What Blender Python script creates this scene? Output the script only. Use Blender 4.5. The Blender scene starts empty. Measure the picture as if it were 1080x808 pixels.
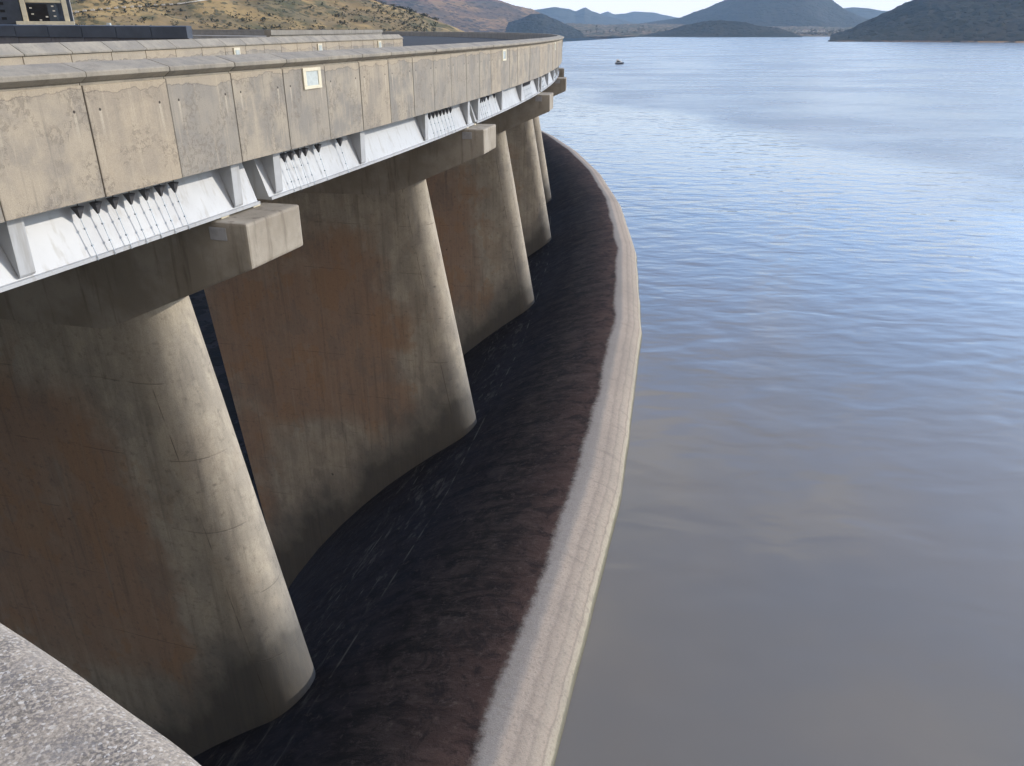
import bpy, bmesh, math, random
from mathutils import Vector, Matrix, noise
random.seed(7)
S = bpy.context.scene
COL = S.collection
rad = math.radians
# ------------------------------------------------------------------ view geometry
F, HY = 811.0, 31.0
PITCH = math.atan((404 - HY) / F)
def ray(x, y):
    u = (x - 540) / F; v = -(y - 404) / F
    return Vector((u, math.cos(PITCH) + v * math.sin(PITCH), -math.sin(PITCH) + v * math.cos(PITCH)))
def at(x, y, d):
    r = ray(x, y); return r * (d / math.hypot(r.x, r.y))
CX, CY = -294.7, 104.9          # centre of the deck's arc
WX, WY = -293.0, 99.1           # centre of the weir's arc
ZW = -19.3                      # water level
def P(R, ang, z, c=(CX, CY)):
    a = rad(ang); return Vector((c[0] + R * math.cos(a), c[1] + R * math.sin(a), z))

# ------------------------------------------------------------------ node helpers
class M:
    def __init__(s, name):
        s.m = bpy.data.materials.new(name); s.m.use_nodes = True
        s.t = s.m.node_tree; s.t.nodes.clear()
        s.out = s.n('ShaderNodeOutputMaterial'); s.b = s.n('ShaderNodeBsdfPrincipled')
        s.l(s.b.outputs[0], s.out.inputs['Surface'])
        s.tc = s.n('ShaderNodeTexCoord')
    def n(s, t, **k):
        o = s.t.nodes.new(t)
        for a, b in k.items(): setattr(o, a, b)
        return o
    def l(s, a, b): s.t.links.new(a, b)
    def val(s, sock, v):
        if isinstance(v, (int, float)): sock.default_value = v
        elif isinstance(v, (tuple, list)): sock.default_value = tuple(v) + ((1,) if len(v) == 3 and len(sock.default_value) == 4 else ())
        else: s.l(v, sock)
    def math(s, op, a, b=0.0, c=0.0, clamp=False):
        o = s.n('ShaderNodeMath', operation=op, use_clamp=clamp)
        s.val(o.inputs[0], a); s.val(o.inputs[1], b); s.val(o.inputs[2], c); return o.outputs[0]
    def mapr(s, v, a, b, c=0.0, d=1.0, smooth=True):
        o = s.n('ShaderNodeMapRange', interpolation_type='SMOOTHSTEP' if smooth else 'LINEAR')
        for i, q in enumerate((v, a, b, c, d)): s.val(o.inputs[i], q)
        return o.outputs[0]
    def vec(s, src='Object', scale=(1, 1, 1), rot=(0, 0, 0)):
        o = s.n('ShaderNodeMapping'); s.l(s.tc.outputs[src] if isinstance(src, str) else src, o.inputs[0])
        o.inputs['Scale'].default_value = scale; o.inputs['Rotation'].default_value = rot; return o.outputs[0]
    def noise(s, v, scale, detail=4, rough=.55, dist=0.0):
        o = s.n('ShaderNodeTexNoise'); s.l(v, o.inputs['Vector'])
        o.inputs['Scale'].default_value = scale; o.inputs['Detail'].default_value = detail
        o.inputs['Roughness'].default_value = rough; o.inputs['Distortion'].default_value = dist
        return o.outputs['Fac']
    def voro(s, v, scale, feature='F1', out='Distance'):
        o = s.n('ShaderNodeTexVoronoi', feature=feature); s.l(v, o.inputs['Vector']); o.inputs['Scale'].default_value = scale
        return o.outputs[out]
    def mix(s, f, a, b, mode='MIX'):
        o = s.n('ShaderNodeMix', data_type='RGBA', blend_type=mode)
        s.val(o.inputs['Factor'], f); s.val(o.inputs['A'], a); s.val(o.inputs['B'], b); return o.outputs['Result']
    def sep(s, v):
        o = s.n('ShaderNodeSeparateXYZ'); s.l(v, o.inputs[0]); return o.outputs
    def bump(s, h, strength=.3, dist=.02, nrm=None):
        o = s.n('ShaderNodeBump'); s.val(o.inputs['Height'], h); s.val(o.inputs['Strength'], strength); o.inputs['Distance'].default_value = dist
        if nrm is not None: s.l(nrm, o.inputs['Normal'])
        s.l(o.outputs[0], s.b.inputs['Normal']); return o.outputs[0]
    def col(s, c, rough=.85, spec=.3, metal=0):
        s.val(s.b.inputs['Base Color'], c); s.val(s.b.inputs['Roughness'], rough)
        s.b.inputs['Specular IOR Level'].default_value = spec; s.b.inputs['Metallic'].default_value = metal
        return s
    def rnd(s):
        return s.n('ShaderNodeObjectInfo').outputs['Random']

def shift(m, v, k):
    """object-random offset of a coordinate, so copies of one mesh differ"""
    c = m.n('ShaderNodeCombineXYZ'); r = m.rnd()
    for i in range(3): m.l(m.math('MULTIPLY', r, k * (1 + i * .37)), c.inputs[i])
    a = m.n('ShaderNodeVectorMath', operation='ADD'); m.l(v, a.inputs[0]); m.l(c.outputs[0], a.inputs[1]); return a.outputs[0]

MAT = {}
def panel_mat():
    m = M('panel_concrete'); o = m.tc.outputs['Object']; s = shift(m, o, 40)
    big = m.noise(s, 1.1, 5, .6); c = m.mix(m.mapr(big, .38, .60), (.275, .26, .235), (.41, .365, .295))
    r = m.rnd(); c = m.mix(m.mapr(r, .5, 1, 0, .6), c, (.30, .28, .25))
    c = m.mix(m.mapr(r, .0, .35, .45, 0), c, (.47, .38, .27))
    vs = m.noise(m.vec(s, (7, 7, .55)), 1.0, 5, .65); c = m.mix(m.mapr(vs, .52, .72, 0, .55), c, (.50, .435, .335))
    vs2 = m.noise(m.vec(s, (11, 11, .4), (0, 0, .6)), 1.0, 4, .6); c = m.mix(m.mapr(vs2, .56, .75, 0, .5), c, (.21, .19, .165))
    fl = m.noise(s, 9, 6, .7); pt = m.noise(s, 1.6, 2, .5)
    rough = m.math('MULTIPLY', m.mapr(fl, .5, .56), m.mapr(pt, .45, .6)); c = m.mix(m.math('MULTIPLY', rough, .5), c, (.23, .20, .165))
    x, y, z = m.sep(o)
    # weathered edges and a crust along the top
    tn = m.noise(m.vec(s, (2.2, 1, 1)), 1.6, 5, .65)
    tn2 = m.noise(s, .7, 3); top = m.math('ADD', z, m.math('ADD', m.math('MULTIPLY', tn, .22), m.math('MULTIPLY_ADD', tn2, .5, -.25))); c = m.mix(m.mapr(top, 1.00, 1.03, 0, .55), c, (.50, .42, .31))
    line = m.math('MULTIPLY', m.mapr(top, .985, 1.0), m.mapr(top, 1.0, 1.015, 1, 0)); c = m.mix(m.math('MULTIPLY', line, .5), c, (.14, .11, .09))
    ex = m.math('ABSOLUTE', x); c = m.mix(m.mapr(m.math('ADD', ex, m.math('MULTIPLY', fl, .06)), 1.10, 1.16, 0, .6), c, (.19, .17, .145))
    # lifting sockets in the upper corners, with a run of lime beneath
    hx = m.math('ABSOLUTE', m.math('SUBTRACT', ex, .82)); hz = m.math('SUBTRACT', z, .58)
    d = m.math('SQRT', m.math('ADD', m.math('MULTIPLY', hx, hx), m.math('MULTIPLY', hz, hz)))
    run = m.math('MULTIPLY', m.mapr(hx, .015, .05, 1, 0), m.math('MULTIPLY', m.mapr(z, -.1, .5), m.mapr(z, .55, .58, 1, 0)))
    c = m.mix(m.math('MULTIPLY', run, .6), c, (.56, .50, .40)); c = m.mix(m.mapr(d, .022, .034, 1, 0), c, (.06, .05, .045))
    fine = m.noise(s, 45, 3, .7); c = m.mix(m.mapr(fine, .3, .8, 0, .32), c, (.12, .10, .085))
    m.col(c, .9, .2); h = m.math('ADD', m.math('MULTIPLY', rough, -.5), m.math('ADD', m.math('MULTIPLY', fine, .35), m.math('MULTIPLY', fl, .6))); m.bump(h, .55, .02)
    return m.m
def conc_mat(name, a, b, streak=(.15, .13, .11), sc=.6, spec=.2, k=25, amt=.5, edge=None):
    m = M(name); s = shift(m, m.tc.outputs['Object'], k)
    c = m.mix(m.mapr(m.noise(s, sc, 5, .6), .35, .65), a, b)
    vs = m.noise(m.vec(s, (2.5, 2.5, .22)), 1.2, 5, .6); c = m.mix(m.mapr(vs, .52, .72, 0, amt), c, streak)
    md = m.noise(s, sc * 7, 5, .65); c = m.mix(m.mapr(md, .5, .75, 0, .4), c, [q * .6 for q in a])
    fine = m.noise(s, 40, 3, .7); c = m.mix(m.mapr(fine, .35, .8, 0, .2), c, [q * .4 for q in a])
    m.col(c, .9, spec); m.bump(m.math('ADD', fine, m.math('MULTIPLY', md, 1.5)), .35, .015); return m.m

def pier_mat():
    """board-marked concrete; local x = radius - 292, z = height + 20"""
    m = M('pier_concrete'); o = m.tc.outputs['Object']; s = shift(m, o, 60); x, y, z = m.sep(o)
    n1 = m.noise(s, .28, 5, .6); n2 = m.noise(m.vec(s, (1.4, 1.4, .8)), .8, 6, .62, .4)
    c = m.mix(m.mapr(n2, .35, .65), (.36, .32, .26), (.47, .415, .33))
    # rust-brown wash in broad patches with a ragged rim, low on the wall
    lo = m.math('MULTIPLY', m.mapr(z, 13.5, 8.5), m.mapr(z, -3.5, 1.0))
    lo = m.math('MAXIMUM', lo, m.mapr(x, -3.2, -5.5, 0, .75))
    sidex = m.math('MULTIPLY_ADD', z, .18, x); lo = m.math('MULTIPLY', lo, m.mapr(m.math('ADD', sidex, m.math('MULTIPLY', m.noise(s, .5, 5, .6), 5)), 9.6, 5.6, .1, 1))
    br = m.math('ADD', m.math('MULTIPLY', n1, .8), m.math('MULTIPLY', lo, .55))
    c = m.mix(m.mapr(br, .62, .98, 0, .8), c, (.34, .215, .145))
    pat = m.noise(m.vec(s, (.45, .45, .33), (0, .4, 0)), 1.0, 6, .6)
    c = m.mix(m.math('MULTIPLY', m.mapr(pat, .54, .56, 0, .6), lo), c, (.38, .235, .14))
    c = m.mix(m.mapr(pat, .44, .38, 0, .3), c, (.20, .185, .17))
    # vertical runs
    v1 = m.noise(m.vec(s, (3.2, 3.2, .16), (0, .12, 0)), 1.0, 5, .65); c = m.mix(m.mapr(v1, .50, .76, 0, .5), c, (.14, .12, .10))
    v2 = m.noise(m.vec(s, (5, 5, .2), (0, .12, .5)), 1.0, 4, .6); c = m.mix(m.mapr(v2, .60, .74, 0, .35), c, (.40, .36, .30))
    # stain along the foot, following the weir's slope
    zw = m.math('MULTIPLY_ADD', x, .80, -6.3)
    ft = m.math('SUBTRACT', z, zw); ft = m.math('ADD', ft, m.math('MULTIPLY', m.math('SUBTRACT', pat, .5), 5))
    ft = m.math('ADD', ft, m.math('MULTIPLY', x, -.16))
    c = m.mix(m.mapr(ft, 3.9, .9, 0, .7), c, (.15, .145, .135)); c = m.mix(m.mapr(ft, 1.4, .1, 0, .6), c, (.05, .05, .05))
    # lift joints
    zz = m.math('FRACT', m.math('MULTIPLY', m.math('ADD', z, m.math('MULTIPLY', m.noise(s, .6, 2), .12)), 1 / 2.45))
    ln = m.math('ABSOLUTE', m.math('SUBTRACT', zz, .5)); lm = m.math('MULTIPLY', m.mapr(ln, .004, .012, 1, 0), m.mapr(m.noise(s, 1.1, 4), .47, .6))
    c = m.mix(m.math('MULTIPLY', lm, .38), c, (.08, .07, .06))
    # vertical form joint where the nose begins, and small plugs
    nx = m.math('ADD', m.math('MULTIPLY_ADD', z, .175, 0), x)
    vj = m.mapr(m.math('ABSOLUTE', m.math('SUBTRACT', nx, 7.0)), .008, .022, 1, 0); c = m.mix(m.math('MULTIPLY', vj, m.mapr(m.noise(s, .9, 3), .45, .6, 0, .7)), c, (.07, .06, .05))
    sp = m.voro(m.vec(s, (1, .01, 1)), .5); c = m.mix(m.math('MULTIPLY', m.mapr(sp, .03, .05, .75, 0), m.mapr(pat, .48, .5)), c, (.07, .065, .06))
    cr = m.voro(m.vec(s, (.5, .5, 1.6)), .8, 'DISTANCE_TO_EDGE'); c = m.mix(m.math('MULTIPLY', m.mapr(cr, .0, .012, 1, 0), m.mapr(n1, .5, .6, 0, .15)), c, (.08, .07, .06))
    bd = m.noise(m.vec(s, (7.5, 7.5, .05), (0, .17, 0)), 1.0, 2, .5); c = m.mix(m.mapr(bd, .45, .6, 0, .14), c, (.20, .175, .14))
    mt = m.noise(s, 4.5, 6, .7); c = m.mix(m.mapr(mt, .52, .72, 0, .45), c, (.12, .105, .09))
    f = m.noise(s, 28, 4, .7); c = m.mix(m.mapr(f, .4, .75, 0, .3), c, (.12, .105, .085))
    m.col(c, .88, .25); m.bump(m.math('ADD', f, m.math('MULTIPLY', lm, -1.5)), .35, .02); return m.m

def weir_mat():
    """UV.x = metres back from the water's edge along the profile, UV.y = metres along the arc"""
    m = M('weir_concrete'); uv = m.tc.outputs['UV']; u, v, _ = m.sep(uv); o = m.tc.outputs['Object']
    st = m.noise(m.vec(uv, (.34, 1.1, 1)), 1.0, 8, .75, .9); st2 = m.noise(m.vec(uv, (1.3, 4.5, 1)), 1.0, 6, .75, .5); big = m.noise(o, .18, 4, .6)
    fine = m.noise(o, 9, 6, .75); ff = m.noise(o, 30, 3, .7)
    dk = m.mix(m.mapr(st, .35, .68), (.013, .0115, .012), (.052, .040, .036))
    dk = m.mix(m.mapr(st2, .52, .72, 0, .4), dk, (.115, .092, .080))
    dk = m.mix(m.mapr(m.math('ADD', u, m.math('MULTIPLY', big, 4)), 7.5, 3.4, 0, .65), dk, (.100, .060, .050))
    dk = m.mix(m.mapr(fine, .55, .75, 0, .35), dk, (.13, .10, .088)); dk = m.mix(m.mapr(m.math('ADD', u, m.math('MULTIPLY', big, 3)), 7, 11.5, 0, .6), dk, (.020, .022, .030))
    iso = m.noise(o, 1.1, 7, .75, .6); dk = m.mix(m.mapr(iso, .45, .62, 0, .7), dk, (.014, .0125, .0135)); dk = m.mix(m.mapr(m.noise(o, 2.6, 6, .8), .55, .68, 0, .45), dk, (.115, .09, .078))
    # scraped and lime-run patches low on the face
    sc = m.noise(m.vec(uv, (1.0, .35, 1), (0, 0, .5)), 1.5, 6, .7, .5)
    zone = m.math('MULTIPLY', m.mapr(u, 8.8, 10.5), m.mapr(u, 16, 13, 0, 1))
    dk = m.mix(m.math('MULTIPLY', m.math('MULTIPLY', m.mapr(sc, .52, .72), zone), .38), dk, (.24, .22, .19))
    # seams along the arc
    for q in (9.3, 13.0):
        sm = m.math('MULTIPLY', m.mapr(m.math('ABSOLUTE', m.math('SUBTRACT', u, q)), .02, .08, 1, 0), m.mapr(m.noise(o, .8, 4), .45, .65)); dk = m.mix(m.math('MULTIPLY', sm, .5), dk, (.17, .16, .14))
    # droppings
    w = m.voro(m.vec(uv, (1.7, 1.0, 1)), 2.2); wm = m.math('MULTIPLY', m.mapr(w, .13, .17, 1, 0), m.math('MULTIPLY', m.math('MULTIPLY', m.mapr(v, 25.5, 22.5), m.mapr(v, 16, 18)), m.math('MULTIPLY', m.mapr(u, 7, 8.5), m.mapr(u, 13, 11))))
    dk = m.mix(wm, dk, (.55, .54, .50))
    # pale band at the crest, banded along its length
    lu = m.math('ADD', u, m.math('MULTIPLY', m.math('SUBTRACT', m.noise(m.vec(uv, (1, .6, 1)), 1.5, 5, .7), .5), .35))
    rp = m.n('ShaderNodeValToRGB'); e = rp.color_ramp.elements; m.l(m.math('DIVIDE', lu, 2.6), rp.inputs[0])
    stops = [(0, (.13, .13, .09)), (.07, (.24, .23, .17)), (.10, (.44, .40, .31)), (.19, (.42, .37, .30)), (.22, (.29, .245, .205)), (.25, (.40, .34, .28)), (.36, (.37, .32, .265)),
             (.40, (.31, .262, .22)), (.43, (.39, .33, .275)), (.52, (.36, .305, .255)), (.56, (.315, .265, .225)), (.60, (.40, .34, .285)), (.68, (.43, .36, .30)), (.73, (.35, .31, .275)), (.78, (.27, .25, .235)), (1, (.25, .235, .22))]
    e[0].position = 0; e[0].color = (*stops[0][1], 1); e[1].position = 1; e[1].color = (*stops[-1][1], 1)
    for p_, c_ in stops[1:-1]: q = e.new(p_); q.color = (*c_, 1)
    lt = m.mix(m.mapr(fine, .48, .68, 0, .6), rp.outputs[0], (.19, .165, .145)); lt = m.mix(m.mapr(ff, .55, .7, 0, .5), lt, (.50, .45, .38))
    lt = m.mix(m.mapr(big, .4, .7, .1, .4), lt, (.21, .19, .17)); lt = m.mix(m.mapr(m.noise(m.vec(uv, (.5, 3, 1)), 1, 6, .7), .5, .7, 0, .4), lt, (.20, .175, .155))
    # ragged edge between the two
    jag = m.math('MULTIPLY', m.math('SUBTRACT', m.noise(o, 3.0, 9, .85), .5), .75)
    jag = m.math('ADD', jag, m.math('MULTIPLY', m.math('SUBTRACT', m.noise(o, .15, 3), .5), .8))
    k = m.mapr(m.math('ADD', u, jag), 2.26, 2.60)
    c = m.mix(k, lt, dk)
    # transverse block joints, every bay
    m.col(c, m.mix(k, (.95, .95, .95), (.92, .92, .92)), .08)
    m.bump(m.math('ADD', m.math('MULTIPLY', fine, 1.0), m.math('ADD', m.math('MULTIPLY', ff, .5), m.math('MULTIPLY', st2, .5))), .7, .05); return m.m

def speckle_mat():
    m = M('exposed_aggregate'); o = m.tc.outputs['Object']
    a = m.noise(o, 150, 4, .7); b = m.voro(o, 230, 'F1', 'Color'); bw = m.sep(b)[0]
    c = m.mix(m.mapr(a, .35, .65), (.17, .148, .120), (.45, .385, .31)); c = m.mix(m.mapr(bw, .72, .8, 0, .7), c, (.12, .11, .11)); c = m.mix(m.mapr(bw, .12, .05, 0, .7), c, (.62, .58, .52))
    c = m.mix(m.mapr(m.noise(o, 14, 4), .5, .7, 0, .45), c, (.24, .22, .20)); c = m.mix(m.mapr(m.noise(o, 5, 3), .45, .65, 0, .4), c, (.46, .39, .31))
    m.col(c, .9, .3); m.bump(m.math('ADD', a, bw), .6, .003); return m.m

def flat(name, c, rough=.6, spec=.4, metal=0, var=.25, sc=3):
    m = M(name); s = shift(m, m.tc.outputs['Object'], 9); n = m.noise(s, sc, 5, .6)
    m.col(m.mix(m.mapr(n, .4, .7, 0, 1), c, [q * (1 - var) for q in c]), rough, spec, metal); return m.m
def white_steel():
    m = M('white_steel'); s = shift(m, m.tc.outputs['Object'], 9)
    c = m.mix(m.mapr(m.noise(s, .8, 4), .4, .7), (.47, .485, .50), (.40, .41, .425)); v = m.noise(m.vec(s, (6, 6, .6)), 1, 4)
    c = m.mix(m.mapr(v, .52, .72, 0, .5), c, (.27, .25, .22)); m.col(c, .45, .4); return m.m

def hill_mat(name, cols, sc, bsc, bd, bstr, bush=(.035, .042, .02), bth=(.36, .28), gold=None):
    """dry grass, scrub and bare soil in broad patches, bushes as small dark clumps"""
    m = M(name); o = m.tc.outputs['Object']
    a = m.noise(o, sc, 6, .65, .6); b = m.noise(o, sc * 3.3, 6, .7); c = m.mix(m.mapr(a, .38, .62), cols[0], cols[1])
    c = m.mix(m.mapr(b, .50, .62, 0, .85), c, cols[2])
    if gold: c = m.mix(m.mapr(m.noise(m.vec(o, (1, 1, 1), (0, 0, .5)), sc * 1.7, 6, .65, .8), .49, .60, 0, .85), c, gold)
    w = m.n('ShaderNodeVectorMath', operation='ADD'); ns = m.n('ShaderNodeTexNoise'); m.l(o, ns.inputs['Vector']); ns.inputs['Scale'].default_value = bsc * 2
    m.l(o, w.inputs[0]); sm = m.n('ShaderNodeVectorMath', operation='SCALE'); m.l(ns.outputs['Color'], sm.inputs[0]); sm.inputs['Scale'].default_value = .8 / bsc; m.l(sm.outputs[0], w.inputs[1])
    v = m.voro(w.outputs[0], bsc); dens = m.noise(o, sc * 2, 4)
    th = m.mapr(dens, .35, .65, bth[0], bth[0] + .30); k = m.mapr(m.math('SUBTRACT', v, th), .06, -.04)
    c = m.mix(m.math('MULTIPLY', k, .85), c, bush); m.col(c, .95, .1)
    m.bump(m.math('ADD', m.math('MULTIPLY', k, .8), m.math('MULTIPLY', b, 1.2)), bstr, bd); return m.m

def water_mat():
    m = M('lake_water'); o = m.tc.outputs['Object']; x, y, z = m.sep(o)
    sd = m.math('ADD', m.math('MULTIPLY', x, .978), m.math('MULTIPLY', y, .209))
    wob = m.math('MULTIPLY', m.math('SUBTRACT', m.noise(o, .012, 4, .55), .5), 90)
    rz = m.mapr(m.math('ADD', sd, wob), 66, 92)                       # wind-ruffled water beyond the lee of the dam
    w1 = m.noise(m.vec(o, (.55, 1.0, 1), (0, 0, .22)), .42, 1.5, .45, .4); w2 = m.noise(m.vec(o, (.5, 1.0, 1), (0, 0, -.15)), 1.1, 1.5, .45)
    w3 = m.noise(m.vec(o, (.6, 1, 1), (0, 0, .1)), 3.2, 3, .55); gust = m.noise(m.vec(o, (.5, 1, 1)), .03, 4, .6)
    calm = m.math('ADD', m.math('MULTIPLY', w1, 1.0), m.math('MULTIPLY', w2, m.mapr(y, 25, 75, .12, .38)))
    near = m.mapr(y, 14, 60, .30, 1.2)
    h = m.math('ADD', m.math('MULTIPLY', calm, near), m.math('MULTIPLY', w3, m.math('MULTIPLY', rz, .22)))
    st = m.mapr(gust, .3, .7, .55, 1.0)
    bm = m.n('ShaderNodeBump'); m.l(h, bm.inputs['Height']); m.l(m.math('MULTIPLY', st, .9), bm.inputs['Strength']); bm.inputs['Distance'].default_value = .16
    m.l(bm.outputs[0], m.b.inputs['Normal'])
    silt = m.noise(o, .05, 4, .6); c = m.mix(m.mapr(silt, .35, .65), (.190, .165, .130), (.165, .152, .130))
    m.col(c, m.math('ADD', m.math('MULTIPLY', rz, m.mapr(gust, .35, .65, .16, .26)), .045), .5); m.b.inputs['IOR'].default_value = 1.333; m.b.inputs['Specular IOR Level'].default_value = .85
    return m.m

MAT['panel'] = panel_mat(); MAT['pier'] = pier_mat(); MAT['weir'] = weir_mat(); MAT['speckle'] = speckle_mat(); MAT['water'] = water_mat()
MAT['cap'] = conc_mat('cap_concrete', (.41, .37, .31), (.29, .255, .205), (.13, .105, .08), .5, amt=.75)
MAT['coping'] = conc_mat('coping_concrete', (.27, .25, .215), (.36, .325, .265), (.17, .155, .13), 1.2)
MAT['deck'] = conc_mat('deck_concrete', (.25, .23, .2), (.3, .28, .24), (.12, .1, .08), .4)
MAT['block'] = conc_mat('dam_concrete', (.28, .26, .22), (.36, .33, .28), (.12, .1, .08), .2)
MAT['asphalt'] = flat('asphalt', (.055, .055, .056), .9, .2, 0, .3, .8)
MAT['white'] = white_steel(); MAT['rod'] = flat('galvanised_rod', (.50, .56, .62), .5, .4, .3); MAT['funnel'] = flat('dark_funnel', (.07, .07, .078), .6, .4)
MAT['deckshade'] = conc_mat('shaded_concrete', (.19, .19, .21), (.15, .15, .17), (.1, .1, .11), .6); MAT['joint'] = flat('joint_seal', (.035, .03, .028), .9, .1); MAT['cream'] = flat('cream_paint', (.72, .66, .50), .5, .4, 0, .15)  # cool, darker concrete copy: the downstream parapet's shade is in its colour
MAT['lens'] = flat('frosted_lens', (.55, .60, .58), .25, .5, 0, .15, 8); MAT['plate'] = flat('grey_plate', (.42, .42, .43), .5, .4)
MAT['blue'] = flat('blue_glass', (.05, .075, .11), .2, .6); MAT['dark'] = flat('dark_opening', (.012, .012, .015), .6, .3); MAT['slate'] = flat('slate_and_coping_shade', (.075, .092, .125), .6, .3, 0, .3, .6)  # slate also colours the downstream coping, with that wall's blue shade painted in
MAT['stone'] = flat('white_stone', (.75, .73, .68), .8, .2); MAT['roof'] = flat('roof_sheet', (.28, .22, .19), .7, .3); MAT['wallw'] = flat('white_render', (.8, .78, .74), .8, .2)
MAT['hull'] = flat('boat_hull', (.10, .12, .17), .4, .5); MAT['leaf'] = flat('far_foliage', (.065, .068, .042), .9, .1, 0, .5, .2); MAT['bark'] = flat('bark', (.10, .07, .05), .9, .1)
MAT['gold'] = hill_mat('dry_grass_hill', ((.27, .20, .105), (.18, .15, .085), (.11, .11, .06)), .012, .22, 1.2, .8, (.10, .095, .055), (.10, .2), (.40, .285, .13))
MAT['brown'] = hill_mat('brown_hill', ((.20, .125, .075), (.115, .085, .055), (.09, .07, .05)), .003, .045, 5.0, .8, (.045, .04, .03), (.22, .2), (.34, .21, .10))
MAT['dkhill'] = hill_mat('scrub_hill', ((.042, .038, .026), (.026, .027, .019), (.017, .020, .014)), .004, .055, 5, 1.0, (.018, .022, .014), (.30, .2))
MAT['mesa'] = hill_mat('bushveld_hill', ((.055, .050, .036), (.040, .040, .028), (.032, .033, .024)), .0025, .035, 7, .9, (.028, .032, .02), (.28, .2))
MAT['shore'] = hill_mat('shore_scrub', ((.27, .18, .11), (.12, .11, .06), (.07, .075, .04)), .012, .05, 3, .8, (.035, .04, .02), (.28, .2))
MAT['far'] = hill_mat('far_hill', ((.09, .08, .06), (.07, .07, .05), (.06, .06, .04)), .001, .01, 10, .5, (.05, .05, .035), (.2, .2))
MAT['valley'] = hill_mat('valley_rock', ((.03, .03, .034), (.02, .02, .024), (.016, .016, .018)), .02, .2, 1, .8, (.01, .011, .012))

# ------------------------------------------------------------------ object helpers
def link(name, bm, mat, parent=None, loc=None, rotz=0, smooth=False, recalc=True):
    me = bpy.data.meshes.new(name)
    if recalc: bmesh.ops.recalc_face_normals(bm, faces=bm.faces)
    if smooth:
        for f in bm.faces: f.smooth = True
    bm.to_mesh(me); bm.free()
    for mm in (mat if isinstance(mat, (list, tuple)) else [mat]): me.materials.append(MAT[mm])
    o = bpy.data.objects.new(name, me); COL.objects.link(o)
    if parent: o.parent = parent
    if loc is not None: o.location = loc
    o.rotation_euler.z = rotz
    return o
def tag(o, label=None, cat=None, group=None, kind=None):
    for k, v in (('label', label), ('category', cat), ('group', group), ('kind', kind)):
        if v: o[k] = v
    return o
def empty(name, loc, rotz, label, cat, group=None):
    o = bpy.data.objects.new(name, None); COL.objects.link(o); o.location = loc; o.rotation_euler.z = rotz; o.empty_display_size = .3
    return tag(o, label, cat, group)
def struct(name, bm, mat, **k): return tag(link(name, bm, mat, **k), kind='structure')
def copy_tree(o, parent=None):
    c = o.copy(); COL.objects.link(c); c.parent = parent
    for ch in list(o.children): copy_tree(ch, c)
    return c
def box(bm, x0, x1, y0, y1, z0, z1, bev=0, mi=0):
    v = [bm.verts.new(p) for p in ((x0, y0, z0), (x1, y0, z0), (x1, y1, z0), (x0, y1, z0), (x0, y0, z1), (x1, y0, z1), (x1, y1, z1), (x0, y1, z1))]
    fs = [bm.faces.new([v[i] for i in q]) for q in ((0, 3, 2, 1), (4, 5, 6, 7), (0, 1, 5, 4), (1, 2, 6, 5), (2, 3, 7, 6), (3, 0, 4, 7))]
    for f in fs: f.material_index = mi
    if bev: bmesh.ops.bevel(bm, geom=list({e for f in fs for e in f.edges}), offset=bev, segments=2, affect='EDGES', profile=.6)
def prism(bm, poly, axis, a, b, bev=0):
    """poly in the plane across `axis`, extruded from a to b; axis 'y': poly=(x,z); 'x': (y,z); 'z': (x,y)"""
    f = {'y': lambda p, t: (p[0], t, p[1]), 'x': lambda p, t: (t, p[0], p[1]), 'z': lambda p, t: (p[0], p[1], t)}[axis]
    A = [bm.verts.new(f(p, a)) for p in poly]; B = [bm.verts.new(f(p, b)) for p in poly]; n = len(poly)
    fs = [bm.faces.new(A), bm.faces.new(B[::-1])] + [bm.faces.new((A[i], A[(i + 1) % n], B[(i + 1) % n], B[i])) for i in range(n)]
    if bev: bmesh.ops.bevel(bm, geom=list({e for q in fs for e in q.edges}), offset=bev, segments=2, affect='EDGES', profile=.6)
def tube(bm, pts, r, n=8):
    rings = []
    for i, p in enumerate(pts):
        p = Vector(p); d = (Vector(pts[min(i + 1, len(pts) - 1)]) - Vector(pts[max(i - 1, 0)])).normalized()
        a = d.orthogonal().normalized(); b = d.cross(a); rr = r[i] if isinstance(r, (list, tuple)) else r
        rings.append([bm.verts.new(p + (a * math.cos(2 * math.pi * k / n) + b * math.sin(2 * math.pi * k / n)) * rr) for k in range(n)])
    for A, B in zip(rings, rings[1:]):
        for k in range(n): bm.faces.new((A[k], A[(k + 1) % n], B[(k + 1) % n], B[k]))
    bm.faces.new(rings[0][::-1]); bm.faces.new(rings[-1])
def sweep(bm, prof, path, closed=True, caps=True):
    """prof = (offset outward, z); path = list of (x, y, nx, ny) with outward normal"""
    rings = [[bm.verts.new((x + nx * o, y + ny * o, z)) for o, z in prof] for x, y, nx, ny in path]
    n = len(prof)
    for A, B in zip(rings, rings[1:]):
        for k in range(n if closed else n - 1): bm.faces.new((A[k], A[(k + 1) % n], B[(k + 1) % n], B[k]))
    if closed and caps: bm.faces.new(rings[0]); bm.faces.new(rings[-1][::-1])
def arcpath(R, a0, a1, step=.43, c=(CX, CY)):
    n = max(1, int(round((a1 - a0) / step))); out = []
    for i in range(n + 1):
        a = rad(a0 + (a1 - a0) * i / n); out.append((c[0] + R * math.cos(a), c[1] + R * math.sin(a), math.cos(a), math.sin(a)))
    return out
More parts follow.
